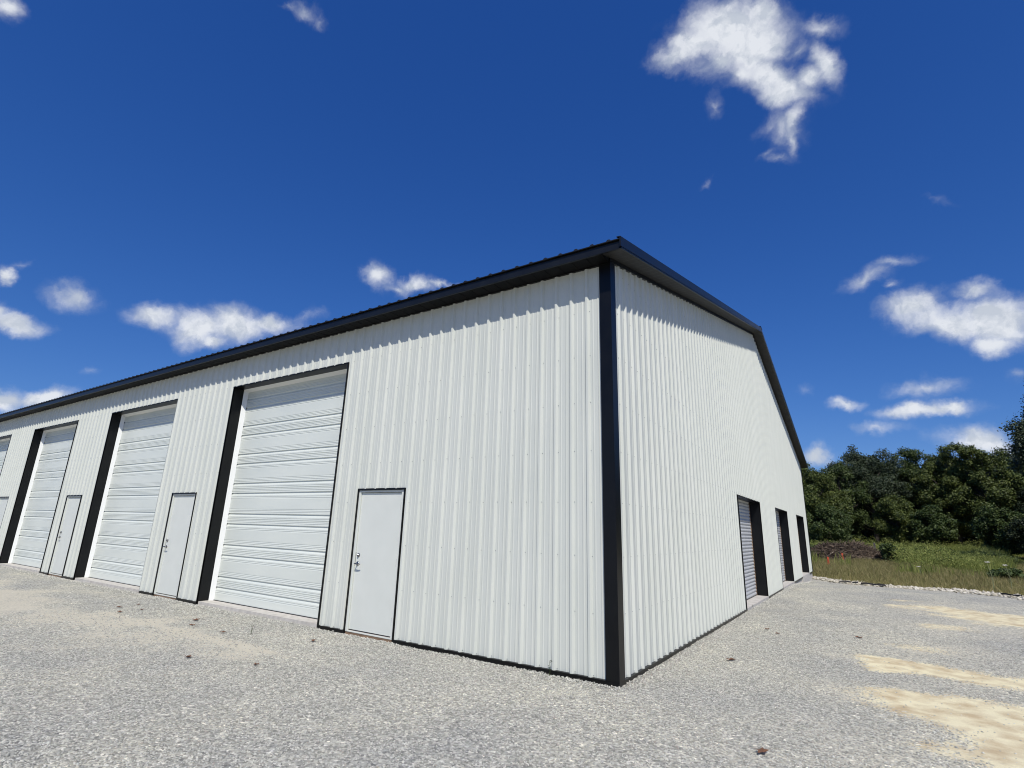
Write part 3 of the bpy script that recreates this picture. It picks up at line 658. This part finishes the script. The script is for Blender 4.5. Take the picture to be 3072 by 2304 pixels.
# ------------------------------------------------------------------ trees
CAMX, CAMY, CAMZ = 2.42, -5.87, 1.548
def leafcloud(name, pts, nrm, size, m, parent, off, rg_, aspect=.6):
    n = len(pts)
    d1 = rg_.normal(size=(n, 3)); nn = nrm+rg_.normal(size=(n, 3))*.75; nn /= np.linalg.norm(nn, axis=1)[:, None]
    u = np.cross(nn, d1); u /= np.linalg.norm(u, axis=1)[:, None]+1e-9; w = np.cross(nn, u)
    s = size[:, None]
    V = np.stack([pts-u*s, pts+w*s*aspect+nn*s*.12, pts+u*s, pts-w*s*aspect+nn*s*.12], 1).reshape(-1, 3)
    F = np.arange(4*n).reshape(-1, 4)
    return npmesh(name, V, F, m, parent, off=off) if parent is None else npmesh(name, V-np.array(off), F, m, parent)
def make_tree(name, az, D, el_top, width, kind, label, cat='tree', nleaf=15000, base_el=None, group=None, low=.12, leaf=.115, clus=95, seed=0, spiky=0):
    rg_ = np.random.default_rng(seed); rd = random.Random(seed)
    nleaf = int(nleaf*3.3)
    x = CAMX+D*math.sin(R(az)); y = CAMY+D*math.cos(R(az)); gzz = float(gz(x, y)); ztop = CAMZ+D*math.tan(R(el_top)); H = ztop-gzz
    root = empty(name, (x, y, gzz)); tag(root, label, cat, group)
    c0 = H*(low+(1-low)/2); rz = H*(1-low)/2
    cl = []
    for i in range(clus):
        while True:
            p = rg_.uniform(-1, 1, 3); r = np.linalg.norm(p)
            if .45 < r < 1: break
        p[2] = p[2]*.98
        taper = 1.0 if p[2] < .2 else 1-.35*(p[2]-.2)
        cr = rg_.uniform(.11, .23)*width*(1-.3*max(p[2], 0))
        q = np.array([p[0]*(width-cr*.8)*taper, p[1]*(width-cr*.8)*taper, c0+p[2]*(rz-cr*.75)])
        cl.append((q, cr))
    if spiky:
        for i in range(spiky): cl.append((np.array([rg_.uniform(-.7, .7)*width, rg_.uniform(-.5, .5)*width, H*rg_.uniform(.90, .985)]), width*.12))
    w = np.array([c[1]**2 for c in cl]); w /= w.sum()
    idx = rg_.choice(len(cl), nleaf, p=w)
    cc_ = np.array([c[0] for c in cl])[idx]; rr_ = np.array([c[1] for c in cl])[idx]
    dv = rg_.normal(size=(nleaf, 3)); dv[:, 2] += .25; dv /= np.linalg.norm(dv, axis=1)[:, None]
    # lumpy cluster surface
    lump = 1+.28*np.sin(dv[:, 0]*5+idx)*np.sin(dv[:, 1]*6+idx*2.1)*np.cos(dv[:, 2]*5+idx)
    rad = rr_*lump*(rg_.random(nleaf)**.33)
    P = cc_+dv*rad[:, None]*np.array([1.05, 1.05, .8])+rg_.normal(size=(nleaf, 3))*.16
    k_ = P[:, 2] > .1
    P = P[k_]; dv = dv[k_]
    leafcloud('crown', P, dv+np.array([0, 0, .5]), rg_.uniform(.6, 1.25, len(P))*leaf, LM[kind], root, (0, 0, 0), rg_)
    # trunk and limbs
    mb = MB(); tr = max(.08, H*.018)
    lean = rd.uniform(-.4, .4)
    mid_ = (lean*.4, 0, H*.35); topp = (lean, rd.uniform(-.3, .3), H*.8)
    mb.tube([(0, 0, -.2), (0, 0, .3), mid_, (lean*.7, .1, H*.6), topp], [tr*1.5, tr*1.1, tr*.85, tr*.55, tr*.15], 8)
    for q, cr in cl[::2]:
        h0 = max(H*.15, min(q[2]*.7, H*.7)); s0 = Vector((lean*h0/H*1.1, 0, h0)); e0 = Vector(q)
        m0 = s0.lerp(e0, .55)+Vector((0, 0, -.05*H*.3)); mb.tube([s0, m0, e0], [tr*.38, tr*.24, tr*.08], 5)
    mb.build('trunk', M_bark, root, smooth=True)
    return root
TG = 'trees at the back of the field'
make_tree('broadleaf_tree', -3.9, 80, 7.2, 4.3, 'yellow', 'dense yellow green tree touching the far corner of the white building', group=TG, seed=1, low=.02, nleaf=17000)
make_tree('broadleaf_tree', -1.8, 86, 7.0, 4.2, 'green', 'tree with dark lower crown just right of the building, under the round crown', group=TG, seed=2, low=.05, nleaf=15000)
make_tree('broadleaf_tree', .7, 90, 8.85, 6.1, 'blue', 'tallest round blue green crown in the row, sky showing through its top', group=TG, seed=3, low=.08, nleaf=19000, clus=110)
make_tree('broadleaf_tree', 3.9, 92, 8.1, 5.0, 'green', 'green tree right of the round blue green crown', group=TG, seed=4, low=.06, nleaf=17000)
make_tree('broadleaf_tree', 6.3, 90, 7.75, 4.4, 'yellow', 'olive green tree in the middle of the row behind the weeds', group=TG, seed=5, low=.06, nleaf=16000, spiky=3)
make_tree('broadleaf_tree', 8.4, 88, 7.7, 4.4, 'yellow', 'olive tree with spiky top shoots against the white cloud', group=TG, seed=6, low=.05, nleaf=16000, spiky=12)
make_tree('broadleaf_tree', 10.1, 92, 7.0, 3.8, 'green', 'lower green tree left of the tall tree at the right edge', group=TG, seed=7, low=.05, nleaf=14000)
make_tree('broadleaf_tree', 14.4, 62, 15.0, 4.9, 'blue', 'tall nearer tree cut off by the right edge of the photo', group=TG, seed=8, low=.12, nleaf=20000, leaf=.10, clus=110)
make_tree('broadleaf_tree', 13.0, 86, 6.3, 5.0, 'dark', 'dark tree low at the right edge behind the tall tree', group=TG, seed=9, low=.02, nleaf=14000)
# lower front trees
make_tree('understory_tree', 2.3, 82, 3.9, 3.0, 'yellow', 'bright green small tree in front of the round crown', group=TG, seed=11, low=.05, nleaf=9000, leaf=.105, clus=60)
make_tree('understory_tree', -3.2, 76, 3.2, 3.2, 'green', 'low leafy tree beside the building corner, above the brush pile', group=TG, seed=12, low=.0, nleaf=9000, leaf=.105, clus=60)
make_tree('understory_tree', 4.6, 80, 3.0, 2.4, 'green', 'small green tree right of the bright green one', group=TG, seed=13, low=.1, nleaf=6000, leaf=.105, clus=50)
make_tree('understory_tree', 8.8, 78, 3.1, 2.9, 'green', 'low spreading tree at the right above the mown grass', group=TG, seed=14, low=.02, nleaf=8000, leaf=.105, clus=60)
make_tree('understory_tree', 11.2, 76, 2.6, 3.0, 'dark', 'low dark tree at the right edge above the mown grass', group=TG, seed=15, low=.0, nleaf=8000, leaf=.105, clus=60)
# wood behind; shade of the gaps between trees put into its dark leaf colour
n = 190000; a = rg.uniform(-14, 44, n); D = rg.uniform(97, 112, n)
xw = CAMX+D*np.sin(np.radians(a)); yw = CAMY+D*np.cos(np.radians(a)); top = CAMZ+D*np.tan(np.radians(6.3-1.5*(1-sstep(-2.5, -.5, a))+.5*np.sin(a*1.3)+.9*(vnoise(a*2, D*.15)-.5)))
zw = .3+rg.random(n)**.8*(top-.3)
wd = leafcloud('woods', np.stack([xw, yw, zw], 1), np.tile([0, -.6, .6], (n, 1)), rg.uniform(.25, .5, n), LM['dark'], None, (0, 0, 0), rg)
tag(wd, 'dark wood filling the background behind the row of trees', 'woods', kind='stuff')

# ------------------------------------------------------------------ field vegetation
def blades(name, x, y, h, w, m, seed, lean=.35, forks=0):
    rg_ = np.random.default_rng(seed); n = len(x); z = zfield(x, y)-.02
    th = rg_.random(n)*6.283; ux, uy = np.cos(th)*w/2, np.sin(th)*w/2
    lx, ly = rg_.normal(0, lean, n)*h, rg_.normal(0, lean, n)*h
    a = np.stack([x-ux, y-uy, z], 1); b = np.stack([x+ux, y+uy, z], 1)
    c = np.stack([x+ux*.7+lx*.4, y+uy*.7+ly*.4, z+h*.6], 1); d_ = np.stack([x-ux*.7+lx*.4, y-uy*.7+ly*.4, z+h*.6], 1)
    e = np.stack([x+lx, y+ly, z+h*.97], 1); e2 = np.stack([x+lx*1.02+ux*.15, y+ly*1.02, z+h], 1)
    V = np.stack([a, b, c, d_, e, e2], 1).reshape(-1, 3); k0 = 6*np.arange(n)
    F = np.concatenate([np.stack([k0, k0+1, k0+2, k0+3], 1), np.stack([k0+3, k0+2, k0+5, k0+4], 1)])
    return npmesh(name, V, F, m)
def field_pts(n, d0, d1, a0=-6.5, a1=17, pw=1.0):
    a = np.radians(rg.uniform(a0, a1, n)); D = d0+(d1-d0)*rg.random(n)**pw
    x = CAMX+D*np.sin(a); y = CAMY+D*np.cos(a)
    k_ = (sdist(x, y, LOT) < -.12) & ~((x < .1) & (y < 24.7)); return x[k_], y[k_]
x, y = field_pts(230000, 16, 62, a1=30, pw=1.15)
patch = fbm(x*.5, y*.5, 3)
h = rg.uniform(.10, .34, len(x))*(.55+patch)*(1+.5*sstep(30, 50, y)); 
g1 = blades('dry_grass', x, y, h, rg.uniform(.012, .03, len(x)), M_grass_dry, 21)
tag(g1, 'rough yellow brown grass beyond the gravel lot', 'grass', kind='stuff')
x, y = field_pts(140000, 34, 84, pw=.9)
az_ = np.degrees(np.arctan2(x-CAMX, y-CAMY)); D = np.hypot(x-CAMX, y-CAMY)
pm = fbm(x*.22+5, y*.12, 4)
mass = sstep(.36, .62, pm+.22*sstep(44, 58, D)-.5*sstep(8.2, 9.6, az_)-.35*(sstep(-6, -4.6, az_)*(1-sstep(0.9, 1.9, az_))*(1-sstep(58, 62, D))))
k_ = rg.random(len(x)) < mass; x, y, D, pm, az_ = x[k_], y[k_], D[k_], pm[k_], az_[k_]
h = rg.uniform(.35, .9, len(x))*(.5+pm)*(1+.25*sstep(55, 80, D))
g2 = blades('weeds', x, y, h, rg.uniform(.02, .055, len(x)), M_grass_green, 22, lean=.22)
tag(g2, 'tall green weeds and goldenrod covering the field before the trees', 'weeds', kind='stuff')
x, y = field_pts(260000, 36, 84, pw=.9)
az_ = np.degrees(np.arctan2(x-CAMX, y-CAMY)); D = np.hypot(x-CAMX, y-CAMY)
lump = fbm(x*.45+11, y*.4+2, 4); region = sstep(1.3, 2.4, az_)*(1-sstep(7.6, 8.8, az_))*sstep(41, 50, D) + .8*(1-sstep(1.3, 2.4, az_))*sstep(57, 62, D)
k_ = rg.random(len(x)) < np.clip(region*sstep(.28, .5, lump), 0, 1)*.8; x, y, lump, region = x[k_], y[k_], lump[k_], region[k_]
hm = (.3+2.7*np.clip(lump-.27, 0, 1))*(.7+.5*vnoise(x*1.7, y*1.7)); z = zfield(x, y)+hm*rg.random(len(x))**.55
gr = leafcloud('goldenrod', np.stack([x, y, z], 1), np.tile([0, -.3, .7], (len(x), 1)), rg.uniform(.03, .075, len(x)), M_grass_green, None, (0, 0, 0), rg, .45)
tag(gr, 'billowing leafy goldenrod and bushy weeds filling mid field', 'weeds', kind='stuff')
x, y = field_pts(110000, 44, 98, a0=6, a1=38)
g3 = blades('meadow_grass', x, y, rg.uniform(.08, .25, len(x)), rg.uniform(.03, .07, len(x)), M_grass_green, 23)
tag(g3, 'shorter green grass of the open meadow at the right', 'grass', kind='stuff')
# shrubs
def shrub(az, D, el_top, width, kind, label, seed, nleaf=4000, leaf=.09):
    rg_ = np.random.default_rng(seed)
    x = CAMX+D*math.sin(R(az)); y = CAMY+D*math.cos(R(az)); g_ = float(gz(x, y)); H = CAMZ+D*math.tan(R(el_top))-g_
    root = empty('shrub', (x, y, g_)); tag(root, label, 'shrub', 'shrubs in the field')
    ncl = 16; c_ = rg_.uniform(-1, 1, (ncl, 3))*np.array([width*.7, width*.6, H*.32])+np.array([0, 0, H*.52]); idx = rg_.integers(0, ncl, nleaf)
    dv = rg_.normal(size=(nleaf, 3)); dv /= np.linalg.norm(dv, axis=1)[:, None]
    P = c_[idx]+dv*(rg_.random(nleaf)**.4)[:, None]*np.array([width*.36, width*.36, H*.26]); k_ = P[:, 2] > .02
    leafcloud('foliage', P[k_], dv[k_]+np.array([0, 0, .6]), rg_.uniform(.6, 1.3, k_.sum())*leaf, LM[kind], root, (0, 0, 0), rg_, .5)
    mb = MB()
    for q in c_[:8]: mb.tube([(0, 0, -.1), tuple(q*.5), tuple(q)], [.03, .02, .006], 5)
    mb.build('stem', M_bark, root)
shrub(1.75, 53, -.40, .95, 'green', 'dark green bush at the right end of the brush pile', 31, 5000)
shrub(4.2, 60, -.55, 1.9, 'yellow', 'yellow green bush in the weeds, left of centre field', 32)
shrub(5.9, 52, -1.0, 1.7, 'green', 'green bush standing in the middle of the weeds', 33)
shrub(7.7, 56, -.75, 1.8, 'yellow', 'bright bush at the right end of the weeds beside the meadow', 34)
shrub(-4.4, 62, -.6, 1.6, 'green', 'low green bush behind the brush pile next to the building', 35)
shrub(-2.2, 64, -.4, 1.7, 'yellow', 'yellow green bush behind the middle of the brush pile', 36)
shrub(8.9, 40, -1.9, .9, 'green', 'small dark weed clump near the two white flower stalks', 37, 2500)
# ------------------------------------------------------------------ brush pile, stakes, post
M_soil = noisy(mat('brush_soil', (.10, .07, .05), .95), (.05, .035, .026), (.17, .125, .09), 3, 8, bump=1, bscale=7, bdist=.12)
M_stick = leaf_mat('dead_twigs', [(.05, .035, .025), (.12, .085, .06), (.22, .17, .12), (.07, .05, .035)], 0.02, .9)
M_limb = noisy(mat('weathered_limb', (.26, .21, .15), .85), (.17, .13, .09), (.36, .30, .22), 8, 4)
px_, py_ = .7, 49.2; pz_ = float(gz(px_, py_))
pile = empty('brush_pile', (px_, py_, pz_)); tag(pile, 'low brown heap of brush and roots in the grass beyond the building', 'brush pile')
nu, nv = 60, 30; U, Vv = np.meshgrid(np.linspace(-1, 1, nu), np.linspace(-1, 1, nv))
hh = np.clip(1-U**2-Vv**2, 0, 1)**.6*(.55+.9*fbm(U*3+4, Vv*2+9, 4))*1.4
Vp = np.stack([(U*3.1).ravel(), (Vv*1.7).ravel(), (hh-.05).ravel()], 1); i, j = np.meshgrid(np.arange(nu-1), np.arange(nv-1)); a = (j*nu+i).ravel()
npmesh('soil_mound', Vp, np.stack([a, a+1, a+nu+1, a+nu], 1), M_soil, pile)
rg_ = np.random.default_rng(77); n = 5200
u = rg_.uniform(-1, 1, n); v = rg_.uniform(-1, .5, n); hz = np.clip(1-u**2-v**2, 0, 1)**.6*(.55+.9*fbm(u*3+4, v*2+9, 4))*1.4
c_ = np.stack([u*3.1, v*1.7, hz+.02], 1); dr = rg_.normal(size=(n, 3))*np.array([1, .6, .45]); dr /= np.linalg.norm(dr, axis=1)[:, None]
ln_ = rg_.uniform(.08, .5, n)[:, None]; wd_ = rg_.uniform(.008, .022, n)[:, None]; sd_ = np.cross(dr, rg_.normal(size=(n, 3))); sd_ /= np.linalg.norm(sd_, axis=1)[:, None]
V4 = np.stack([c_-dr*ln_-sd_*wd_, c_-dr*ln_+sd_*wd_, c_+dr*ln_+sd_*wd_, c_+dr*ln_-sd_*wd_], 1).reshape(-1, 3)
tw = npmesh('twigs', V4, np.arange(4*n).reshape(-1, 4), M_stick, pile); tw['kind'] = 'stuff'
def limb(p0, p1, r):
    p0, p1 = Vector(p0), Vector(p1); m_ = (p0+p1)/2+Vector((.03, 0, .05)); mb = MB(); mb.tube([p0, m_, p1], [r, r*.85, r*.5], 7); mb.build('limb', M_limb, pile, smooth=True)
limb((-1.35, -1.5, .38), (-.55, -1.2, .95), .05); limb((-2.5, -1.2, .15), (-2.15, -1.0, .72), .04); limb((.6, -1.5, .2), (1.1, -1.4, .24), .05); limb((1.2, -1.5, .35), (2.4, -1.2, .42), .045)
limb((-.6, -1.7, .12), (-.2, -1.6, .34), .05)
M_or = mat('orange_marker_paint', (.75, .12, .05), .6); M_rib = mat('orange_ribbon', (.85, .16, .08), .5)
def stake(x, y, h, label):
    z = float(gz(x, y)); r_ = empty('survey_stake', (x, y, z)); tag(r_, label, 'stake', 'orange survey stakes')
    mb = MB(); mb.prism([(-.03, -.1), (.03, -.1), (.03, h-.03), (.012, h), (-.02, h)], -.012, .012, 'x'); o = mb.build('stake_shaft', M_or, r_); o.rotation_euler = (0, R(5), R(80))
    mb = MB(); n_ = 6
    for s in range(2):
        q = [(.03+.02*s+.01*math.sin(i_*1.7+s), -.02*s-.03, h*(.95-.12*i_)) for i_ in range(n_)]
        for a_, b_ in zip(q[:-1], q[1:]): mb.quad(a_, b_, (b_[0]+.035, b_[1]-.01, b_[2]), (a_[0]+.035, a_[1]-.01, a_[2]))
    mb.build('ribbon', M_rib, r_)
stake(.02, 36.3, .70, 'orange survey stake nearer the building, left one of the two')
stake(.55, 45.0, .80, 'smaller orange survey stake in front of the brush pile, right one of the two')
mb = MB(); mb.prism([(-.09, -.3), (.09, -.3), (.085, 1.52), (.05, 1.58), (-.06, 1.56), (-.085, 1.50)], -.08, .08)
px2, py2 = CAMX+61*math.sin(R(.42)), CAMY+61*math.cos(R(.42))
mb2 = MB(); mb2.v = [(a_+px2, b_+py2, c2+float(gz(px2, py2))) for a_, b_, c2 in mb.v]; mb2.f = mb.f
po = mb2.build('fence_post', noisy(mat('weathered_post', (.09, .08, .07), .9), (.04, .035, .03), (.16, .145, .125), 6, 5, stretch=(1, 1, .3)), None, off=(px2, py2, float(gz(px2, py2))))
tag(po, 'old dark wooden fence post standing behind the brush pile', 'post')
# black silt fabric showing through the rubble
M_fab = mat('black_geotextile', (.012, .012, .013), .9)
def fabric(pts, w, label):
    mb = MB()
    for i in range(len(pts)-1):
        (x0, y0), (x1, y1) = pts[i], pts[i+1]; z0, z1 = float(gz(x0, y0))+.10+.03*(i % 2), float(gz(x1, y1))+.10+.03*((i+1) % 2)
        mb.quad((x0, y0-.02, z0-w), (x1, y1-.02, z1-w), (x1, y1+.05, z1), (x0, y0+.05, z0)); mb.quad((x0, y0+.05, z0), (x1, y1+.05, z1), (x1, y1+.12, z1-.04), (x0, y0+.12, z0-.04))
    c0 = (pts[0][0], pts[0][1], float(gz(*pts[0]))); o = mb.build('ground_fabric', M_fab, None, off=c0); tag(o, label, 'fabric', 'torn ground fabric in the rubble')
fabric([(1.15, 22.45), (1.4, 22.2), (1.65, 22.05), (1.85, 21.95)], .05, 'black fabric scrap poking from the rubble nearest the building')
fabric([(1.95, 21.85), (2.15, 21.65), (2.4, 21.5), (2.6, 21.4), (2.8, 21.35)], .06, 'longer black fabric strip running along the rubble edge')
fabric([(5.9, 19.4), (6.05, 18.8), (6.15, 18.2), (6.25, 17.6)], .05, 'dark fabric strip under the rubble at the right edge of the photo')
# ------------------------------------------------------------------ dead leaves and weeds on the gravel
M_leaf = leaf_mat('dry_brown_leaf', [(.16, .075, .04), (.20, .10, .055), (.10, .055, .04)], .1, .8)
def dead_leaf(x, y, s, rot, label):
    rd = random.Random(int(x*100+y*31)); mb = MB(); n_ = 12; pts = []
    for i_ in range(n_):
        t = 2*math.pi*i_/n_; r = .85*s*(1+.35*math.cos(5*t)*rd.uniform(.6, 1.2))*(1 if abs(math.cos(t)) > .5 else .62)
        pts.append((r*math.cos(t), r*math.sin(t), .012+.35*r*abs(math.sin(t*1.5))*rd.uniform(.3, 1.2)))
    c0 = (0, 0, .004); q = [(p[0]*math.cos(rot)-p[1]*math.sin(rot)+x, p[0]*math.sin(rot)+p[1]*math.cos(rot)+y, p[2]) for p in pts]
    z = float(zgrav(np.array(x), np.array(y)))+.006
    for i_ in range(n_):
        a_, b_ = q[i_], q[(i_+1) % n_]; mb.poly([(x, y, z+.004), (a_[0], a_[1], z+a_[2]), (b_[0], b_[1], z+b_[2])])
    o = mb.build('dead_leaf', M_leaf, None, off=(x, y, z)); tag(o, label, 'leaf', 'dead leaves on the gravel')
LV = [(-9.16, -1.13, .05, 'dead leaf farthest left on the gravel, before the second entry door'),
      (-9.22, -.80, .04, 'tiny dead leaf just behind the farthest left one'),
      (-8.59, -1.0, .045, 'dead leaf on the gravel at the left end of the pale silt streak'),
      (-8.56, -1.35, .05, 'reddish leaf on the near side of the pale silt streak'),
      (-6.89, -.91, .062, 'largest reddish leaf, before the left jamb of the nearest big door'),
      (-6.48, -1.17, .05, 'brown leaf just in front of the largest reddish one'),
      (-5.64, -1.16, .045, 'dark curled leaf left of the sprouting weed'),
      (-4.52, -2.19, .05, 'red leaf alone on the near side of the pale patch'),
      (-3.61, -1.89, .035, 'small brown leaf right of the pale patch'),
      (-4.2, -.68, .045, 'crumpled dark red leaf before the nearest entry door'),
      (.71, 2.11, .065, 'crumpled red brown leaf beside the gable wall, nearest the corner'),
      (.73, 5.06, .055, 'tan curled leaf farther along the gable wall'),
      (.95, 4.72, .045, 'thin brown leaf right beside the tan curled leaf'),
      (1.55, -.95, .055, 'brown leaf alone in the foreground gravel at the bottom right'),
      (2.1, 5.3, .06, 'dark reddish leaf in the open gravel left of the silt patches')]
for i, (x_, y_, s_, lb) in enumerate(LV): dead_leaf(x_, y_, s_, i*1.3, lb)
M_weed = leaf_mat('weed_leaves', [(.05, .07, .02), (.08, .10, .03)], .2, .6)
def weed(x, y, h, label, seed, nl=9):
    rd = random.Random(seed); z = float(zgrav(np.array(x), np.array(y))) if y < 0 else -.03
    r_ = empty('weed', (x, y, z)); tag(r_, label, 'weed'); mb = MB()
    mb.tube([(0, 0, -.02), (.008, .0, h*.5), (-.006, 0, h)], [.004, .003, .0015], 5); mb.build('stem', M_weed, r_)
    mb = MB()
    for i_ in range(nl):
        t = rd.uniform(0, 6.28); z0 = h*rd.uniform(.15, 1); l_ = h*rd.uniform(.12, .25); dx, dy = math.cos(t)*l_, math.sin(t)*l_
        mb.poly([(0, 0, z0), (dx*.5-dy*.25, dy*.5+dx*.25, z0+l_*.4), (dx, dy, z0+l_*.35), (dx*.5+dy*.25, dy*.5-dx*.25, z0+l_*.4)])
    mb.build('leaves', M_weed, r_)
weed(-5.25, -.96, .13, 'small green weed sprouting from the gravel before the nearest big door', 1, 12)
weed(-.80, -.06, .16, 'thin weed growing against the base trim near the corner', 2, 7)
weed(.10, 7.55, .10, 'small weed at the sill of the nearest roll up door', 3, 8)
# white flower stalks at the right
M_fl = mat('white_flower_head', (.65, .63, .52), .8); M_st = mat('pale_stalk', (.22, .24, .12), .8)
def flower(x, y, h, label, seed):
    rd = random.Random(seed); z = float(gz(x, y)); r_ = empty('flower_stalk', (x, y, z)); tag(r_, label, 'flower', 'pale flower stalks in the field')
    mb = MB(); mb.tube([(0, 0, -.05), (.03, 0, h*.5), (-.03, .02, h)], [.012, .010, .006], 6)
    for i_ in range(6): t = rd.uniform(0, 6.28); z0 = h*rd.uniform(.3, .85); mb.tube([(0, 0, z0), (math.cos(t)*.12, math.sin(t)*.12, z0+.14)], [.005, .002], 5)
    mb.build('stalk', M_st, r_); mb = MB()
    for i_ in range(26):
        a_, r1 = rd.uniform(0, 6.28), rd.uniform(0, .085); c0 = (math.cos(a_)*r1-.03, math.sin(a_)*r1+.02, h+rd.uniform(-.02, .03)); mb.disc(c0, .018, (rd.uniform(-.4, .4), rd.uniform(-.4, .4), 1), .008, 6)
    mb.build('flower_head', M_fl, r_)
flower(6.25, 22.4, 1.15, 'taller pale flower stalk near the right edge, left of the pair', 1)
flower(6.9, 23.2, 1.05, 'shorter pale flower stalk at the right edge, right of the pair', 2)
flower(4.55, 31.0, .55, 'small white flower head among the brown grass in mid field', 3)
